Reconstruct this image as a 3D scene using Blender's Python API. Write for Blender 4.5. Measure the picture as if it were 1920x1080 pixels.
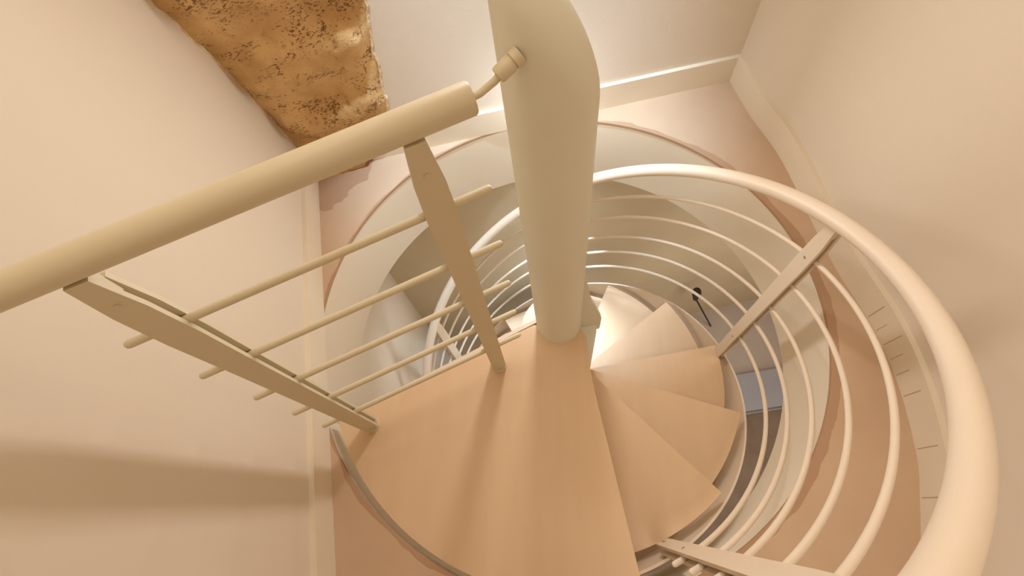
import bpy, bmesh, math, random
from mathutils import Vector, Matrix, noise

for o in list(bpy.data.objects):
    bpy.data.objects.remove(o)
S = bpy.context.scene
COL = S.collection
R = math.radians

# ------------------------------------------------------------------ camera
cam_d = bpy.data.cameras.new('camera')
cam = bpy.data.objects.new('camera', cam_d)
COL.objects.link(cam)
cam.matrix_world = Matrix.Translation((-0.006, -0.5474, 1.4322)) @ Matrix.Rotation(-0.001, 4, 'Z') @ Matrix.Rotation(0.1002, 4, 'Y') @ Matrix.Rotation(0.4395, 4, 'X')
cam_d.sensor_width = 36.0
cam_d.lens = 36.0 * 894.4 / 1920.0
cam_d.clip_start = 0.02
S.camera = cam

# ------------------------------------------------------------------ world, lights, exposure
S.view_settings.view_transform = 'Standard'
S.view_settings.look = 'None'
S.view_settings.exposure = 0.25
S.view_settings.gamma = 1.0
S.view_settings.use_curve_mapping = False
W = bpy.data.worlds.new('world'); S.world = W; W.use_nodes = True
W.node_tree.nodes['Background'].inputs[0].default_value = (1.0, 0.80, 0.58, 1)
W.node_tree.nodes['Background'].inputs[1].default_value = 0.3


def lamp(name, kind, loc, power, col, **kw):
    d = bpy.data.lights.new(name, kind)
    d.energy = power
    d.color = col
    for k, v in kw.items():
        if k != 'rot':
            setattr(d, k, v)
    o = bpy.data.objects.new(name, d)
    o.location = loc
    o.rotation_euler = kw.get('rot', (0, 0, 0))
    COL.objects.link(o)
    return o


WARM = (1.0, 0.93, 0.80)
COOL = (1.0, 0.97, 0.98)
# warm fills added high in the upper room; the spot brightens the treads
lamp('ceiling_fill', 'AREA', (-0.45, 0.38, 2.70), 11.5, WARM, shape='RECTANGLE', size=0.7, size_y=1.3)
lamp('tread_fill_spot', 'SPOT', (0.30, -1.0, 2.5), 35, (1.0, 0.90, 0.78), spot_size=R(34), spot_blend=0.8, shadow_soft_size=0.22, rot=(R(13), R(-4), 0))
# cool downlight by the back wall; unseen tall and point lights added behind column
lamp('downlight', 'SPOT', (-0.05, 0.58, 2.5), 360, (0.56, 0.77, 1.0), spot_size=R(42), spot_blend=1.0, shadow_soft_size=0.06, rot=(R(5.5), R(1), 0))
lamp('slim_hidden_light', 'AREA', (0.0, 0.70, 0.78), 7.0, (1.0, 0.95, 0.93), shape='RECTANGLE', size=0.13, size_y=1.35, rot=(R(-90), 0, 0))
lamp('hidden_point_light', 'POINT', (0.0, 0.66, 0.16), 1.6, (0.85, 0.93, 1.0), shadow_soft_size=0.04)
# cool fill spots added under the slab, for treads and lower left wall
lamp('under_slab_fill', 'SPOT', (0.04, 0.74, -0.46), 58, (0.60, 0.80, 1.0), spot_size=R(88), spot_blend=0.8, shadow_soft_size=0.04, rot=(R(-26), R(4), 0))
lamp('under_slab_fill', 'SPOT', (0.02, 0.74, -0.46), 16, (0.86, 0.93, 1.0), spot_size=R(75), spot_blend=0.9, shadow_soft_size=0.16).rotation_euler = Vector((-0.79, -0.70, -0.70)).to_track_quat('-Z', 'Y').to_euler()
# area fills added unseen under the slab to brighten the lower room
lamp('lower_fill', 'AREA', (1.45, -0.2, -0.42), 14, (1.0, 0.94, 0.88), shape='RECTANGLE', size=0.7, size_y=0.9)
lamp('lower_fill', 'AREA', (0.2, -1.35, -0.42), 9, (1.0, 0.90, 0.78), shape='RECTANGLE', size=1.2, size_y=0.6)


# ------------------------------------------------------------------ materials
def lin(c):
    return tuple(((x / 255) / 12.92 if x / 255 <= 0.04045 else ((x / 255 + 0.055) / 1.055) ** 2.4) for x in c)


def mat(name, c1, c2=None, scale=6, rough=0.6, bump=0.0, bscale=60, stretch=None, spec=0.3, detail=4):
    m = bpy.data.materials.new(name)
    m.use_nodes = True
    nt = m.node_tree
    b = nt.nodes['Principled BSDF']
    b.inputs['Roughness'].default_value = rough
    b.inputs['Specular IOR Level'].default_value = spec
    c1 = lin(c1)
    c2 = lin(c2) if c2 else tuple(x * 0.93 for x in c1)
    tc = nt.nodes.new('ShaderNodeTexCoord')
    mp = nt.nodes.new('ShaderNodeMapping')
    nt.links.new(tc.outputs['Object'], mp.inputs[0])
    if stretch:
        mp.inputs['Scale'].default_value = stretch
    n = nt.nodes.new('ShaderNodeTexNoise')
    n.inputs['Scale'].default_value = scale
    n.inputs['Detail'].default_value = detail
    nt.links.new(mp.outputs[0], n.inputs['Vector'])
    r = nt.nodes.new('ShaderNodeValToRGB')
    r.color_ramp.elements[0].position = 0.3
    r.color_ramp.elements[1].position = 0.7
    r.color_ramp.elements[0].color = (*c2, 1)
    r.color_ramp.elements[1].color = (*c1, 1)
    nt.links.new(n.outputs['Fac'], r.inputs[0])
    nt.links.new(r.outputs[0], b.inputs['Base Color'])
    if bump:
        n2 = nt.nodes.new('ShaderNodeTexNoise')
        n2.inputs['Scale'].default_value = bscale
        n2.inputs['Detail'].default_value = 6
        nt.links.new(tc.outputs['Object'], n2.inputs['Vector'])
        bp = nt.nodes.new('ShaderNodeBump')
        bp.inputs['Strength'].default_value = bump
        bp.inputs['Distance'].default_value = 0.01
        nt.links.new(n2.outputs['Fac'], bp.inputs['Height'])
        nt.links.new(bp.outputs[0], b.inputs['Normal'])
    return m


M_WALL = mat('wall_paint', (231, 217, 199), (228, 213, 193), 1.5, 0.9, 0.04, 90, spec=0.15)
M_CEIL = mat('ceiling_paint', (238, 228, 212), None, 2, 0.9)
M_BASE = mat('baseboard_paint', (236, 222, 200), (230, 214, 190), 3, 0.5)
M_METAL = mat('painted_steel', (230, 212, 190), (226, 207, 184), 3, 0.38, 0.02, 150)
M_COLUMN = mat('painted_steel_lightened', (234, 230, 212), (230, 226, 206), 3, 0.42, 0.02, 150)  # same paint as the steel, light difference put in as a lighter tone
M_RAIL = mat('painted_steel_dimmed', (220, 206, 176), (216, 201, 170), 3, 0.42, 0.02, 150)  # steel paint again, its dimmer light put in as a yellower tone
M_WOOD = mat('pale_beech', (224, 192, 156), (220, 187, 150), 3.0, 0.42, 0.0, stretch=(7, 1.2, 5), detail=6)
M_FLOOR = mat('pinkish_floor', (208, 178, 148), (200, 168, 138), 4, 0.75, 0.05, 40)
M_SHAFT = mat('shaft_paint', (240, 228, 208), (236, 222, 200), 2, 0.85)
M_EDGE = mat('bare_floor_edge', (176, 146, 122), (156, 128, 104), 14, 0.85, 0.2, 60)
M_LWALL = mat('lower_wall_paint', (216, 200, 172), (204, 188, 158), 2, 0.9)
M_LFLOOR = mat('lower_floor_tile', (196, 184, 174), (186, 172, 162), 3, 0.6)
M_LDARK = mat('dark_plank_floor', (140, 120, 102), (122, 102, 84), 5, 0.5)
M_LBLUE = mat('grey_blue_mat', (164, 164, 172), None, 5, 0.8)
M_DARK = mat('dark_metal', (52, 44, 36), None, 5, 0.5)
M_GROOVE = mat('kerf_tan', (205, 176, 146), None, 5, 0.9)  # tan, a little darker than the baseboard
M_SCREW = mat('screw_bronze', (178, 142, 112), None, 5, 0.35)


def stone_mat():
    m = bpy.data.materials.new('raw_tuff_stone')
    m.use_nodes = True
    nt = m.node_tree
    b = nt.nodes['Principled BSDF']
    b.inputs['Roughness'].default_value = 0.9
    tc = nt.nodes.new('ShaderNodeTexCoord')
    n = nt.nodes.new('ShaderNodeTexNoise'); n.inputs['Scale'].default_value = 9; n.inputs['Detail'].default_value = 8
    nt.links.new(tc.outputs['Object'], n.inputs['Vector'])
    r = nt.nodes.new('ShaderNodeValToRGB')
    r.color_ramp.elements[0].position = 0.32; r.color_ramp.elements[0].color = (*lin((194, 150, 94)), 1)
    r.color_ramp.elements[1].position = 0.68; r.color_ramp.elements[1].color = (*lin((226, 184, 126)), 1)
    nt.links.new(n.outputs['Fac'], r.inputs[0])
    # pits: voronoi cells masked by a patchy noise
    mp = nt.nodes.new('ShaderNodeMapping'); mp.inputs['Scale'].default_value = (1, 1, 1.7)
    nt.links.new(tc.outputs['Object'], mp.inputs[0])
    n2 = nt.nodes.new('ShaderNodeTexNoise'); n2.inputs['Scale'].default_value = 105; n2.inputs['Detail'].default_value = 5
    n2.inputs['Roughness'].default_value = 0.65
    nt.links.new(mp.outputs[0], n2.inputs['Vector'])
    n3 = nt.nodes.new('ShaderNodeTexNoise'); n3.inputs['Scale'].default_value = 11; n3.inputs['Detail'].default_value = 3
    nt.links.new(mp.outputs[0], n3.inputs['Vector'])
    ad = nt.nodes.new('ShaderNodeMath'); ad.operation = 'MULTIPLY_ADD'
    nt.links.new(n3.outputs['Fac'], ad.inputs[0]); ad.inputs[1].default_value = 0.55
    nt.links.new(n2.outputs['Fac'], ad.inputs[2])
    r2 = nt.nodes.new('ShaderNodeValToRGB')
    r2.color_ramp.elements[0].position = 0.862; r2.color_ramp.elements[0].color = (0, 0, 0, 1)
    r2.color_ramp.elements[1].position = 0.925; r2.color_ramp.elements[1].color = (1, 1, 1, 1)
    nt.links.new(ad.outputs[0], r2.inputs[0])
    mx = nt.nodes.new('ShaderNodeMix'); mx.data_type = 'RGBA'
    nt.links.new(r2.outputs[0], mx.inputs[0])
    nt.links.new(r.outputs[0], mx.inputs[6])
    mx.inputs[7].default_value = (*lin((140, 94, 50)), 1)
    nt.links.new(mx.outputs[2], b.inputs['Base Color'])
    bp = nt.nodes.new('ShaderNodeBump'); bp.invert = True
    bp.inputs['Strength'].default_value = 0.9; bp.inputs['Distance'].default_value = 0.012
    nt.links.new(r2.outputs[0], bp.inputs['Height'])
    bp2 = nt.nodes.new('ShaderNodeBump'); bp2.inputs['Strength'].default_value = 0.5; bp2.inputs['Distance'].default_value = 0.006
    nt.links.new(n2.outputs['Fac'], bp2.inputs['Height'])
    nt.links.new(bp.outputs[0], bp2.inputs['Normal'])
    nt.links.new(bp2.outputs[0], b.inputs['Normal'])
    return m


M_STONE = stone_mat()
M_PLEDGE = mat('broken_plaster', (238, 218, 186), (214, 180, 130), 40, 0.9, 0.4, 90)


# ------------------------------------------------------------------ helpers
def obj(name, bm, m, parent=None, smooth=False, kind=None, angle=None):
    bmesh.ops.recalc_face_normals(bm, faces=bm.faces)
    me = bpy.data.meshes.new(name)
    bm.to_mesh(me); bm.free()
    if smooth:
        me.polygons.foreach_set('use_smooth', [True] * len(me.polygons))
        if angle:
            me.set_sharp_from_angle(angle=R(angle))
    me.materials.append(m)
    o = bpy.data.objects.new(name, me)
    COL.objects.link(o)
    if parent:
        o.parent = parent
        o.matrix_parent_inverse = parent.matrix_world.inverted()
    if kind:
        o['kind'] = kind
    return o


def empty(name, loc, label, cat, group=None):
    o = bpy.data.objects.new(name, None)
    o.location = loc
    o.empty_display_size = 0.05
    o.matrix_world = Matrix.Translation(loc)
    COL.objects.link(o)
    o['label'] = label; o['category'] = cat
    if group:
        o['group'] = group
    return o


def prism(bm, poly, z0, z1, M=None):
    """extrude a 2d polygon (list of (x, y)) from z0 to z1"""
    a = [bm.verts.new((x, y, z0)) for x, y in poly]
    b = [bm.verts.new((x, y, z1)) for x, y in poly]
    bm.faces.new(a[::-1]); bm.faces.new(b)
    n = len(poly)
    for i in range(n):
        j = (i + 1) % n
        bm.faces.new((a[i], a[j], b[j], b[i]))
    if M:
        bmesh.ops.transform(bm, matrix=M, verts=a + b)
    return a + b


def bevel(bm, w, seg=2):
    es = [e for e in bm.edges if len(e.link_faces) == 2 and e.calc_face_angle(0) > R(40)]
    bmesh.ops.bevel(bm, geom=es, offset=w, segments=seg, affect='EDGES', clamp_overlap=True)


def box(bm, cx, cy, cz, sx, sy, sz):
    return prism(bm, [(cx - sx / 2, cy - sy / 2), (cx + sx / 2, cy - sy / 2), (cx + sx / 2, cy + sy / 2), (cx - sx / 2, cy + sy / 2)], cz - sz / 2, cz + sz / 2)


def tube(bm, pts, rad, n=12, cap='flat', rads=None):
    pts = [Vector(p) for p in pts]
    rads = list(rads) if rads else [rad] * len(pts)
    if cap == 'round':
        for end in (0, 1):
            p, q = (pts[0], pts[1]) if end == 0 else (pts[-1], pts[-2])
            d = (p - q).normalized(); r0 = rads[0] if end == 0 else rads[-1]
            ex = [(p + d * r0 * math.sin(t), r0 * math.cos(t)) for t in (R(35), R(65), R(82))]
            if end == 0:
                pts = [e[0] for e in ex[::-1]] + pts; rads = [e[1] for e in ex[::-1]] + rads
            else:
                pts = pts + [e[0] for e in ex]; rads = rads + [e[1] for e in ex]
    up = Vector((0, 0, 1))
    t0 = (pts[1] - pts[0]).normalized()
    if abs(t0.z) > 0.95:
        up = Vector((1, 0, 0))
    nrm = t0.cross(up).normalized()
    rings = []
    for i, p in enumerate(pts):
        t = (pts[min(i + 1, len(pts) - 1)] - pts[max(i - 1, 0)]).normalized()
        nrm = (nrm - t * nrm.dot(t)).normalized()
        bn = t.cross(nrm)
        rings.append([bm.verts.new(p + (nrm * math.cos(2 * math.pi * k / n) + bn * math.sin(2 * math.pi * k / n)) * rads[i]) for k in range(n)])
    for a, b in zip(rings[:-1], rings[1:]):
        for k in range(n):
            j = (k + 1) % n
            bm.faces.new((a[k], a[j], b[j], b[k]))
    bm.faces.new(rings[0][::-1]); bm.faces.new(rings[-1])


def interp(x, pts):
    for (x0, y0), (x1, y1) in zip(pts[:-1], pts[1:]):
        if x <= x1:
            return y0 + (y1 - y0) * (x - x0) / (x1 - x0)
    return pts[-1][1]


def catmull(pts, n=8):
    out = []
    for i in range(len(pts) - 1):
        p0 = Vector(pts[max(i - 1, 0)]); p1 = Vector(pts[i]); p2 = Vector(pts[i + 1]); p3 = Vector(pts[min(i + 2, len(pts) - 1)])
        for k in range(n):
            t = k / n
            out.append(0.5 * ((2 * p1) + (p2 - p0) * t + (2 * p0 - 5 * p1 + 4 * p2 - p3) * t * t + (3 * p1 - p0 - 3 * p2 + p3) * t ** 3))
    out.append(Vector(pts[-1]))
    return out


def offset_path(path, d):
    """offset an open 2d path to its left by d"""
    out = []
    for i, p in enumerate(path):
        t = (path[min(i + 1, len(path) - 1)] - path[max(i - 1, 0)]).normalized()
        out.append(Vector((p.x - t.y * d, p.y + t.x * d)))
    return out


def wall_strip(path, d, z0, z1):
    """a strip of wall along a 2d path, thickness d to the left of the path"""
    bm = bmesh.new()
    q = offset_path(path, d)
    n = len(path)
    vs = [[bm.verts.new((p.x, p.y, z)) for p in pp for z in (z0, z1)] for pp in (path, q)]
    A, B = vs
    for i in range(n - 1):
        bm.faces.new((A[2 * i], A[2 * i + 2], A[2 * i + 3], A[2 * i + 1]))
        bm.faces.new((B[2 * i], B[2 * i + 1], B[2 * i + 3], B[2 * i + 2]))
        bm.faces.new((A[2 * i + 1], A[2 * i + 3], B[2 * i + 3], B[2 * i + 1]))
        bm.faces.new((A[2 * i], B[2 * i], B[2 * i + 2], A[2 * i + 2]))
    for i in (0, n - 1):
        bm.faces.new((A[2 * i], A[2 * i + 1], B[2 * i + 1], B[2 * i]))
    return bm


# ------------------------------------------------------------------ plan data (metres)
ZF = 0.009            # upper floor
D_SLAB = 0.3428       # depth of the round opening
HX, HY, HR = 0.0057, 0.0415, 0.80
ZL = -2.734           # lower floor
ZC = 2.75             # ceiling
RISE, DPHI, PHI0 = 0.2103, 0.4834, -0.8063
PITCH = RISE / DPHI
RT = 0.6837
LO = -0.2446
RC = 0.0703

# wall lines (front faces of the walls; baseboards stand 10 mm proud)
V2 = lambda x, y: Vector((x, y))
left_dir = V2(-0.2117, 0.9773)      # going up the picture
back_dir = V2(0.9822, 0.1879)
corner_lb = V2(-0.936, 0.680)
left_near = V2(-0.936 + 2.02 * 0.2117, 0.680 - 2.02 * 0.9773)
corner_br = V2(0.720, 0.997)
right_pts = [(0.702, 1.085), (0.720, 0.997), (0.762, 0.80), (0.826, 0.578), (0.880, 0.188), (0.936, -0.048), (0.952, -0.223), (0.938, -0.407), (0.909, -0.522), (0.845, -0.70), (0.74, -0.87), (0.60, -1.02), (0.42, -1.14), (0.20, -1.22), (0.0, -1.27), (-0.25, -1.292), (left_near.x, left_near.y)]
right_path = [V2(p.x, p.y) for p in catmull([(x, y, 0) for x, y in right_pts], 6)]


# ------------------------------------------------------------------ room shell
def S_(name, bm, m, **k):
    return obj(name, bm, m, kind='structure', **k)


T = 0.10
bm = wall_strip([left_near, corner_lb + left_dir * T], T, -2.9, ZC); S_('wall_left', bm, M_WALL)
bm = wall_strip([corner_lb, corner_br + back_dir * T], T, ZF - D_SLAB, ZC); S_('wall_back', bm, M_WALL)
bm = wall_strip(right_path, T, ZF, ZC); S_('wall_right', bm, M_WALL, smooth=True, angle=40)

# ceiling
bm = bmesh.new(); box(bm, 0, -0.1, ZC + 0.05, 3.0, 3.2, 0.1); S_('ceiling', bm, M_CEIL)

# upper floor with a round opening (outer outline = rectangle, inner = circle)
NSEG = 128


def ring_slab(bm, z0, z1, rx0, rx1, ry0, ry1, r):
    inner, outer = [], []
    for k in range(NSEG):
        a = 2 * math.pi * k / NSEG
        c, s = math.cos(a), math.sin(a)
        inner.append((HX + r * c, HY + r * s))
        tt = min([t for t in ((rx1 - HX) / c if c > 1e-9 else 9e9, (rx0 - HX) / c if c < -1e-9 else 9e9, (ry1 - HY) / s if s > 1e-9 else 9e9, (ry0 - HY) / s if s < -1e-9 else 9e9)])
        outer.append((HX + tt * c, HY + tt * s))
    L = [[bm.verts.new((x, y, z)) for x, y in P] for P in (inner, outer) for z in (z0, z1)]
    i0, i1, o0, o1 = L
    for k in range(NSEG):
        j = (k + 1) % NSEG
        bm.faces.new((i1[k], i1[j], o1[j], o1[k]))
        bm.faces.new((i0[k], o0[k], o0[j], i0[j]))
        bm.faces.new((i0[k], i0[j], i1[j], i1[k]))
        bm.faces.new((o0[k], o1[k], o1[j], o0[j]))


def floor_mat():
    """floor paint with a ragged browner band around the opening and in the far left corner"""
    m = M_FLOOR.copy(); m.name = 'pinkish_floor_brown_band'
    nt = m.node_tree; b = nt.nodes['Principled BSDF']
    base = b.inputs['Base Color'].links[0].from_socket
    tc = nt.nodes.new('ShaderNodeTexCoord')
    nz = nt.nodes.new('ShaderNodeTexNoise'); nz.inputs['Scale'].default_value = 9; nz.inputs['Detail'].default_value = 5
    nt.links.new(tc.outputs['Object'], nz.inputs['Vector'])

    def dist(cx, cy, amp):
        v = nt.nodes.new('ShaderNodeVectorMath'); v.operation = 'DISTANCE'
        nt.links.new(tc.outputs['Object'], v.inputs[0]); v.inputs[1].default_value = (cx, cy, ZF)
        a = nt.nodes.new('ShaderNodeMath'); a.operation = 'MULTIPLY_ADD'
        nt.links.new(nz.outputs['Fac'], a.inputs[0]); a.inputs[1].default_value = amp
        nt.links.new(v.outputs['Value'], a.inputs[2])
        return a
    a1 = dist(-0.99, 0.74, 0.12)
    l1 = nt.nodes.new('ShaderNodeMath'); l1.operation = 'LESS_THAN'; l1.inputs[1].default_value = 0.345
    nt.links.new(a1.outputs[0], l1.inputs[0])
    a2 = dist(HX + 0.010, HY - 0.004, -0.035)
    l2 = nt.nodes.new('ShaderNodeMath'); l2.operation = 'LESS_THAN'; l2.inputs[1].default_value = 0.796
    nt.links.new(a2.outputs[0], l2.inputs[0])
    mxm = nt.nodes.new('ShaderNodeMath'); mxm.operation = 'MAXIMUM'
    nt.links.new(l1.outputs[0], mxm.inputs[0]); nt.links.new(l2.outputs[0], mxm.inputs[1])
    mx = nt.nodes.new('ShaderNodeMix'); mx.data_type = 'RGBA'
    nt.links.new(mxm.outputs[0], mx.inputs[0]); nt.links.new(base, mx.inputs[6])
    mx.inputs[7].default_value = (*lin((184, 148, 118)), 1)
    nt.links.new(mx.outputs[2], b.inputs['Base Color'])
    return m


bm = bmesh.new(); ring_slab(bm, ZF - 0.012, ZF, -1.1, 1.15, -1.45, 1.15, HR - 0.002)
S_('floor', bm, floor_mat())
# slab beneath with painted cylindrical reveal
bm = bmesh.new(); ring_slab(bm, ZF - D_SLAB, ZF - 0.012, -1.1, 2.3, -1.9, 1.3, HR)
S_('trim_1', bm, M_SHAFT, smooth=True, angle=40)


# baseboards
def base_strip(name, path, h=0.108, t=0.016):
    bm = wall_strip(path, -t, ZF, ZF + h)
    bevel(bm, 0.003, 2)
    return S_(name, bm, M_BASE, smooth=True, angle=30)


base_strip('baseboard_left', [left_near, corner_lb])
base_strip('baseboard_back', [corner_lb + back_dir * 0.24, corner_br])
bb = base_strip('baseboard_right', right_path, h=0.1065)
# saw kerfs that let the right baseboard bend round the curve
for i, yk in enumerate((-0.02, -0.065, -0.11, -0.155, -0.2, -0.26, -0.40, -0.52)):
    j = min(range(len(right_path) - 1), key=lambda k: abs(right_path[k].y - yk) + (0 if k < 60 else 9))
    p, q = right_path[j], right_path[j + 1]
    t = (q - p).normalized(); nin = V2(t.y, -t.x)
    c = p + t * ((yk - p.y) / (q.y - p.y) * (q - p).length if abs(q.y - p.y) > 1e-6 else 0)
    bm = bmesh.new()
    hh = random.Random(i).uniform(0.045, 0.085)
    vs = box(bm, 0, 0, 0, 0.0018, 0.003, hh)
    bmesh.ops.transform(bm, matrix=Matrix.Translation((c.x + nin.x * 0.0155, c.y + nin.y * 0.0155, ZF + 0.008 + hh / 2)) @ Matrix.Rotation(math.atan2(t.y, t.x), 4, 'Z'), verts=bm.verts)
    obj('saw_kerf', bm, M_GROOVE, bb)

# lower room
bm = bmesh.new(); box(bm, 0.5, -0.3, ZL - 0.05, 4.4, 4.0, 0.1)
S_('floor', bm, M_LFLOOR).name = 'floor_lower'
lb_l = [corner_lb + back_dir * 0.0 + V2(-0.3, -0.0574), V2(2.25, 0.68 + (2.25 + 0.936) * 0.1913)]
bm = wall_strip(lb_l, T, -2.9, ZF - D_SLAB); S_('wall_lower_back', bm, M_LWALL)
bm = wall_strip([V2(2.2, 1.4), V2(2.2, -2.2)], T, -2.9, ZF - D_SLAB); S_('wall_lower_right', bm, M_LWALL)
bm = wall_strip([V2(2.3, -1.9), V2(-0.7, -1.9)], T, -2.9, ZF - D_SLAB); S_('wall_lower_front', bm, M_LWALL)
bm = wall_strip([V2(0.62, 0.972), V2(2.2, 1.272)], -0.014, ZL, ZL + 0.11); bm.free()

# ------------------------------------------------------------------ raw stone at the back left corner
stone = empty('stone_pillar', (-0.8, 0.65, ZF), 'rough ochre pitted stone bared between the left wall and the back wall', 'stone')
NU, NV = 90, 170
Lz = [(0.0, 0.672), (0.17, 0.668), (0.29, 0.655), (0.5, 0.612), (0.65, 0.570), (0.81, 0.512), (1.0, 0.43), (1.4, 0.22)]
Rz = [(0.0, -0.72), (0.10, -0.66), (0.16, -0.60), (0.26, -0.561), (0.446, -0.537), (0.61, -0.503), (0.8, -0.455), (1.4, -0.30)]


def stone_edges(z, k):
    j1 = (noise.noise(Vector((3.1, 0, z * 14))) * 0.010 + noise.noise(Vector((9.1, 0, z * 45))) * 0.005)
    j2 = (noise.noise(Vector((5.7, 4, z * 14))) * 0.008 + noise.noise(Vector((2.2, 4, z * 50))) * 0.005)
    y = interp(z, Lz) + j1 * k
    lx = -0.936 + (0.680 - y) * 0.2166
    x = interp(z, Rz) + j2 * k
    ry = 0.680 + (x + 0.936) * 0.1913
    return V2(lx, y), V2(x, ry)


bm = bmesh.new()
grid = []
for v in range(NV + 1):
    z = ZF + 1.45 * v / NV
    a, b = stone_edges(z, 1)
    d = (b - a); nn = V2(d.y, -d.x).normalized()
    row = []
    for u in range(NU + 1):
        s = u / NU
        p = a + d * s
        P = Vector((p.x, p.y, z))
        edge = min(1, min(s, 1 - s) * 9)
        band = math.sin(z * 26 + 2.0 * noise.noise(Vector((s * 1.5, z * 3, 0))) + s * 1.3) * 0.017
        h = 0.030 + band + noise.noise(P * 9) * 0.010 + noise.noise(P * 26) * 0.006
        hole = noise.noise(Vector((P.x * 60, P.y * 60, P.z * 75))) + 0.35 * noise.noise(P * 14)
        if hole > 0.55:
            h -= min(0.007, (hole - 0.55) * 0.04)
        h *= edge
        row.append(bm.verts.new((p.x + nn.x * h, p.y + nn.y * h, z)))
    grid.append(row)
for v in range(NV):
    for u in range(NU):
        bm.faces.new((grid[v][u], grid[v][u + 1], grid[v + 1][u + 1], grid[v + 1][u]))
obj('stone_face', bm, M_STONE, stone, smooth=True)
for side in (0, 1):
    bm = bmesh.new(); prev = None
    for v in range(NV + 1):
        z = ZF + 1.45 * v / NV
        e0 = stone_edges(z, 1)[side]
        w = 0.005 + 0.004 * noise.noise(Vector((7 * side + 1, 2, z * 30)))
        if side == 0:
            o1 = e0 + left_dir * 0.004; o2 = e0 - left_dir * w; n_ = V2(left_dir.y, -left_dir.x)
        else:
            o1 = e0 - back_dir * 0.004; o2 = e0 + back_dir * w; n_ = V2(back_dir.y, -back_dir.x)
        tk = 0.004 + 0.002 * noise.noise(Vector((1, 8 * side, z * 40)))
        cur = [bm.verts.new((*(o1 + n_ * tk), z)), bm.verts.new((*(o2 + n_ * tk * 0.7), z)), bm.verts.new((*(o2 - n_ * 0.002), z))]
        if prev:
            for i in range(2):
                bm.faces.new((prev[i], prev[i + 1], cur[i + 1], cur[i]))
        prev = cur
    obj('plaster_edge', bm, M_PLEDGE, stone, smooth=True)

# ------------------------------------------------------------------ spiral staircase
stair = empty('spiral_staircase', (0, 0, ZL), 'spiral staircase with round cream centre column and pale wooden treads', 'staircase')


def pol(r, a, z=0.0):
    return Vector((r * math.cos(a), r * math.sin(a), z))


# column: shaft with a soft, slightly slanted top
bm = bmesh.new()
n = 64
prof = [(1, 0.0)] + [(math.cos(t) ** 0.75, math.sin(t)) for t in [R(a) for a in (8, 16, 24, 32, 40, 48, 56, 64, 72, 80, 86)]]


def col_top(a):
    return 1.045 - 0.095 * math.cos(a - R(2))


rings = []
for z in (ZL, 0.0, 0.5, 0.85):
    rings.append([bm.verts.new(pol(RC, 2 * math.pi * k / n, z)) for k in range(n)])
for f, s in prof:
    rings.append([bm.verts.new(pol(RC * f, 2 * math.pi * k / n, 1.045 + (col_top(2 * math.pi * k / n) - 1.045) * f - 0.03 + 0.075 * s)) for k in range(n)])
for a, b in zip(rings[:-1], rings[1:]):
    for k in range(n):
        j = (k + 1) % n
        bm.faces.new((a[k], a[j], b[j], b[k]))
bm.faces.new(rings[-1])
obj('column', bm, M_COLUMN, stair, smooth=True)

# wide sleeve below the landing
bm = bmesh.new()
tube(bm, [(0, 0, ZL), (0, 0, -0.045)], 0.122, 48)
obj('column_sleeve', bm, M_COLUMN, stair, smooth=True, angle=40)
# gusset beside the column foot
bm = bmesh.new()
ga = R(8)
gp = [(0.055, 0.0), (0.055, 0.36), (0.072, 0.34), (0.095, 0.16), (0.136, 0.0), (0.136, -0.09), (0.055, -0.09)]
vs = prism(bm, gp, -0.012, 0.012)
bmesh.ops.transform(bm, matrix=Matrix.Rotation(ga, 4, 'Z') @ Matrix.Rotation(R(90), 4, 'X'), verts=bm.verts)
bevel(bm, 0.003)
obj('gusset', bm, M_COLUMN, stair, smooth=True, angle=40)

# landing board
RL = 0.7433
aL, aR = R(-156.6), R(-75.9)
outer = [pol(RL, aL + (aR - aL) * k / 48) for k in range(49)]
poly = [(p.x, p.y) for p in outer] + [(0.098, -0.225), (0.088, -0.141), (0.084, -0.05), (0.06, -0.01), (0.0, 0.0), (-0.082, -0.006)]
bm = bmesh.new(); prism(bm, poly, -0.040, 0.0); bevel(bm, 0.0022, 2)
obj('landing_board', bm, M_WOOD, stair, smooth=True, angle=35)
# thin steel rim under the left edge of the landing
bm = bmesh.new()
e0, e1 = V2(-0.05, 0.018), V2(-0.690, -0.2995)
dd = (e1 - e0).normalized(); nn = V2(dd.y, -dd.x)  # away from the landing
nn = nn if nn.y > 0 else -nn
q = [e0, e1, e1 + nn * 0.012, e0 + nn * 0.012]
prism(bm, [(p.x, p.y) for p in q], -0.055, -0.010); bevel(bm, 0.0015)
obj('landing_rim', bm, M_METAL, stair, smooth=True, angle=35)

# treads
for k in range(13):
    a1 = PHI0 + k * DPHI
    a0 = a1 - DPHI - 0.10
    zt = -(k + 1) * RISE
    pts = []
    # leading edge leaves the column tangentially
    inner = 0.112
    pts += [pol(inner, a0 + (a1 - a0) * i / 6) for i in range(7)]
    pts += [pol(RT, a1 - (a1 - a0) * i / 22) for i in range(23)]
    bm = bmesh.new(); prism(bm, [(p.x, p.y) for p in pts], zt - 0.034, zt); bevel(bm, 0.0022, 2)
    o = obj('tread', bm, M_WOOD, stair, smooth=True, angle=35)

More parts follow.
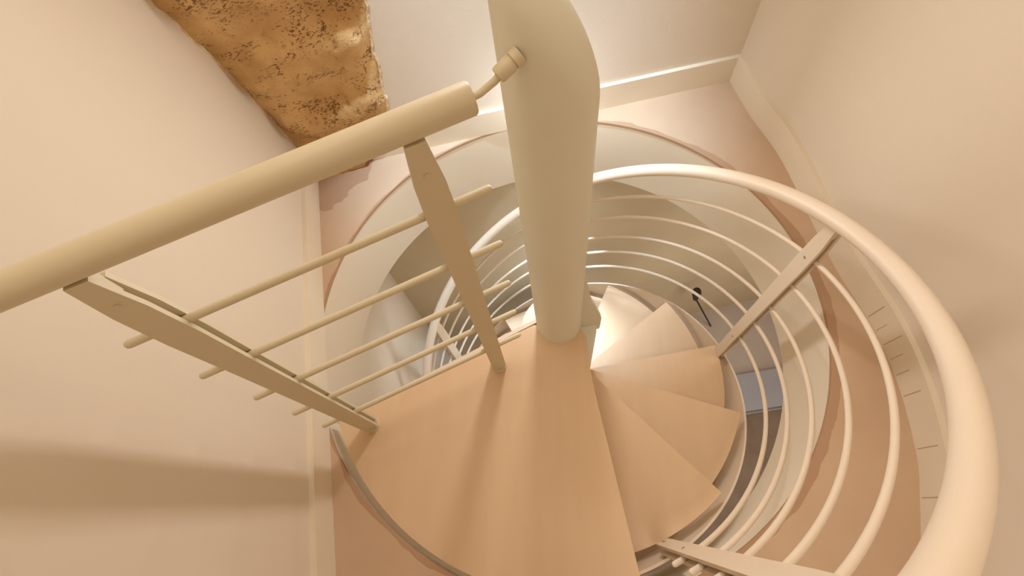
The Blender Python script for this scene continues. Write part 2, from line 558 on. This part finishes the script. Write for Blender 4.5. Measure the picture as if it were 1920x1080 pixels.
# helical stringer
bm = bmesh.new(); prev = None
NS = 220
A0, A1 = R(-82), R(-82) + R(360)
for i in range(NS + 1):
    a = A0 + (A1 - A0) * i / NS
    zt = LO - PITCH * (a - PHI0)
    zb = max(zt - 0.25, ZL + 0.001)
    zt = max(zt, zb + 0.012)
    cur = [bm.verts.new(pol(RT - 0.012, a, zb)), bm.verts.new(pol(RT - 0.012, a, zb + 0.005)), bm.verts.new(pol(RT + 0.026, a, zb + 0.005)), bm.verts.new(pol(RT + 0.026, a, zt)), bm.verts.new(pol(RT + 0.033, a, zt)), bm.verts.new(pol(RT + 0.033, a, zb))]
    if prev:
        for c in range(6):
            bm.faces.new((prev[c], prev[(c + 1) % 6], cur[(c + 1) % 6], cur[c]))
    else:
        bm.faces.new(cur[::-1])
    prev = cur
bm.faces.new(prev)
obj('stringer', bm, M_METAL, stair, smooth=True, angle=40)


# ------------------------------------------------------------------ railing posts
def post_profile(h, w, top=0.75, foot=0.85):
    """outline of one flat bar (x across, y up)"""
    hw = w / 2
    return [(-hw * foot, 0.012), (-hw * foot * 0.6, 0.0), (hw * foot * 0.6, 0.0), (hw * foot, 0.012), (hw * 1.0, h * 0.70), (hw * 1.06, h * 0.82), (hw * 0.95, h * 0.92),
            (hw * top * 0.8, h), (-hw * top * 0.8, h), (-hw * 0.95, h * 0.92), (-hw * 1.06, h * 0.82), (-hw * 1.0, h * 0.70)]


def make_post(parent, base, top, across, h_hand, w=0.047, gap=0.013, t=0.008, screws=(), m=None, ms=None):
    """two flat bars side by side with the rails held between them.
    base/top: Vectors; across: unit vector across the wide face; screws: heights on the front face"""
    m = m or M_METAL; ms = ms or M_SCREW
    up = (top - base); h = up.length; up.normalize()
    across = (across - up * across.dot(up)).normalized()
    nrm = across.cross(up)           # front face direction
    M = Matrix(((across.x, up.x, nrm.x, base.x), (across.y, up.y, nrm.y, base.y), (across.z, up.z, nrm.z, base.z), (0, 0, 0, 1)))
    bm = bmesh.new()
    prism(bm, post_profile(h, w), gap / 2, gap / 2 + t); bevel(bm, 0.0012, 1)
    bmesh.ops.transform(bm, matrix=M, verts=bm.verts)
    p = obj('post', bm, m, parent, smooth=True, angle=35)
    bm = bmesh.new()
    prism(bm, post_profile(h * 0.975, w), -gap / 2 - t, -gap / 2); bevel(bm, 0.0012, 1)
    bmesh.ops.transform(bm, matrix=M, verts=bm.verts)
    obj('back_bar', bm, m, p, smooth=True, angle=35)
    # spacer block at the top and saddle to the handrail
    bm = bmesh.new()
    box(bm, 0, h - 0.028, 0, w * 0.55, 0.05, gap)
    box(bm, 0, h + 0.003, 0, w * 0.5, 0.03, gap * 0.9)
    bevel(bm, 0.002, 1)
    bmesh.ops.transform(bm, matrix=M, verts=bm.verts)
    obj('spacer', bm, m, p, smooth=True, angle=35)
    for hs, xs in screws:
        bm = bmesh.new()
        tube(bm, [M @ Vector((xs, hs, gap / 2 + t - 0.001)), M @ Vector((xs, hs, gap / 2 + t + 0.0016))], 0.0042, 14)
        
        obj('screw', bm, ms, p, smooth=True, angle=40)
    return p


# ------------------------------------------------------------------ landing guardrail
P1 = Vector((-0.1912, -0.1340, 0)); dL = Vector((-0.91116, -0.41206, 0)); nL = Vector((0.41206, -0.91116, 0))
guard = empty('landing_guardrail', P1, 'straight guardrail on the landing edge, thick handrail tied to the column', 'railing')


def LP(s, z, off=0.0):
    return P1 + dL * s + nL * off + Vector((0, 0, z))


HZ = 1.013
for s, st in ((0.0, -0.018), (0.4225, 0.402)):
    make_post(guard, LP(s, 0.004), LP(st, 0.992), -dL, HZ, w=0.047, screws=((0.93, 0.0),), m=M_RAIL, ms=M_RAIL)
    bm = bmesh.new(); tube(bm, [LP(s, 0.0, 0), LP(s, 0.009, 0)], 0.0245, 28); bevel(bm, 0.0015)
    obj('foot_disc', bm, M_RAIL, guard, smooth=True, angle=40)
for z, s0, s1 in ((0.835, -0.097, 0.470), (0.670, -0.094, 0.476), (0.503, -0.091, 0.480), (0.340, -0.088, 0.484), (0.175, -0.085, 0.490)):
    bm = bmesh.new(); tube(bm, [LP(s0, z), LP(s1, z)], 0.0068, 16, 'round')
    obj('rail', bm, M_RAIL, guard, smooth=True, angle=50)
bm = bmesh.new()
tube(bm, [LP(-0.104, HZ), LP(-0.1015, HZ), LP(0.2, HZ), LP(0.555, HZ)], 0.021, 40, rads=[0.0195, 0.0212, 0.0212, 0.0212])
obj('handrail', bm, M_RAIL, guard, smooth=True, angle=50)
# connector: bent rod and turned collar meeting the column side
KN = Vector((-0.040, -0.062, 1.040))
end = LP(-0.100, HZ)
kd = Vector((-0.62, -0.70, -0.10)).normalized()
kd = ((LP(-0.115, HZ + 0.002) - KN).normalized() * 0.8 + kd * 0.2).normalized()
bm = bmesh.new()
tube(bm, [end, end + (-dL) * 0.014 + Vector((0, 0, 0.001)), KN + kd * 0.034 - Vector((0, 0, 0.003)), KN + kd * 0.022, KN + kd * 0.01], 0.0048, 14)
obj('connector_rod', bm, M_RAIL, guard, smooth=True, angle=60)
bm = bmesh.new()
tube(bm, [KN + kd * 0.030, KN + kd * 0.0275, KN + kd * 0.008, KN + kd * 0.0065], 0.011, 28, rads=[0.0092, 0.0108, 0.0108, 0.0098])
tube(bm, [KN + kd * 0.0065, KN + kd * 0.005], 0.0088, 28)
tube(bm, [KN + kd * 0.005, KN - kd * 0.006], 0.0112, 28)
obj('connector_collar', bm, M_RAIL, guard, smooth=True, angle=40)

# ------------------------------------------------------------------ helical railing
hel = empty('spiral_railing', (0.27, -0.66, -0.08), 'curving railing on the outside of the spiral stairs with five thin rails', 'railing')


def H(r, off, a):
    return pol(r, a, LO + off - PITCH * (a - PHI0))


RR, RH = 0.690, 0.6714
AB = R(-67)
for off in (0.255, 0.412, 0.555, 0.718, 0.865):
    bm = bmesh.new()
    tube(bm, [H(RR, off, AB - R(3.6) + (R(278) - AB) * i / 150) for i in range(151)], 0.0066, 12, 'round')
    obj('rail', bm, M_METAL, hel, smooth=True, angle=60)
bm = bmesh.new()
tube(bm, [H(RH, 1.048, R(-92) + (R(270) - R(-92)) * i / 200) for i in range(201)], 0.0212, 28, 'round')
obj('handrail', bm, M_METAL, hel, smooth=True, angle=60)
for ad in (-67, 6.3, 80, 153.5, 227):
    a = R(ad)
    base = H(RR, -0.055, a); top = H(RR, 0, a); top = pol(RR - 0.006, a, LO + 1.035 - PITCH * (a - PHI0))
    across = Vector((-math.sin(a), math.cos(a), 0))
    # the wide face looks towards the column
    make_post(hel, base, top, -across if True else across, 1.0, w=0.045, screws=((0.022, 0.0), (0.050, 0.0), (0.30, 0.004), (0.93, 0.0)) if ad < 10 else ((0.022, 0), (0.05, 0)))

# ------------------------------------------------------------------ lower room details
dr = empty('wall_handrail', (1.05, 0.95, -2.0), 'thin dark sloping bar with black cap on the lower wall', 'handrail')
bm = bmesh.new(); tube(bm, [(1.04, 0.925, -1.98), (1.36, 0.955, -2.72)], 0.007, 12)
obj('bar', bm, M_DARK, dr, smooth=True, angle=50)
bm = bmesh.new(); tube(bm, [(1.055, 0.925, -2.02), (1.045, 0.925, -1.96), (1.035, 0.925, -1.90), (1.03, 0.925, -1.87)], 0.025, 24, rads=[0.018, 0.026, 0.034, 0.028])
obj('cap', bm, M_DARK, dr, smooth=True, angle=50)
mt = bmesh.new(); box(mt, 0, 0, 0, 0.62, 0.30, 0.10); bevel(mt, 0.004)
o = obj('grey_step', mt, M_LBLUE); o.location = (1.72, 0.37, ZL + 0.05); o.rotation_euler = (0, 0, R(8))
o['label'] = 'blue grey step on the lower floor, seen beyond the stringer'; o['category'] = 'step'
mt = bmesh.new(); box(mt, 0, 0, 0, 1.7, 1.5, 0.012); bevel(mt, 0.002)
o = obj('dark_rug', mt, M_LDARK); o.location = (1.10, -0.64, ZL + 0.0062); o.rotation_euler = (0, 0, R(8))
o['label'] = 'dark brown rug on the lower floor, seen beyond the stringer'; o['category'] = 'rug'
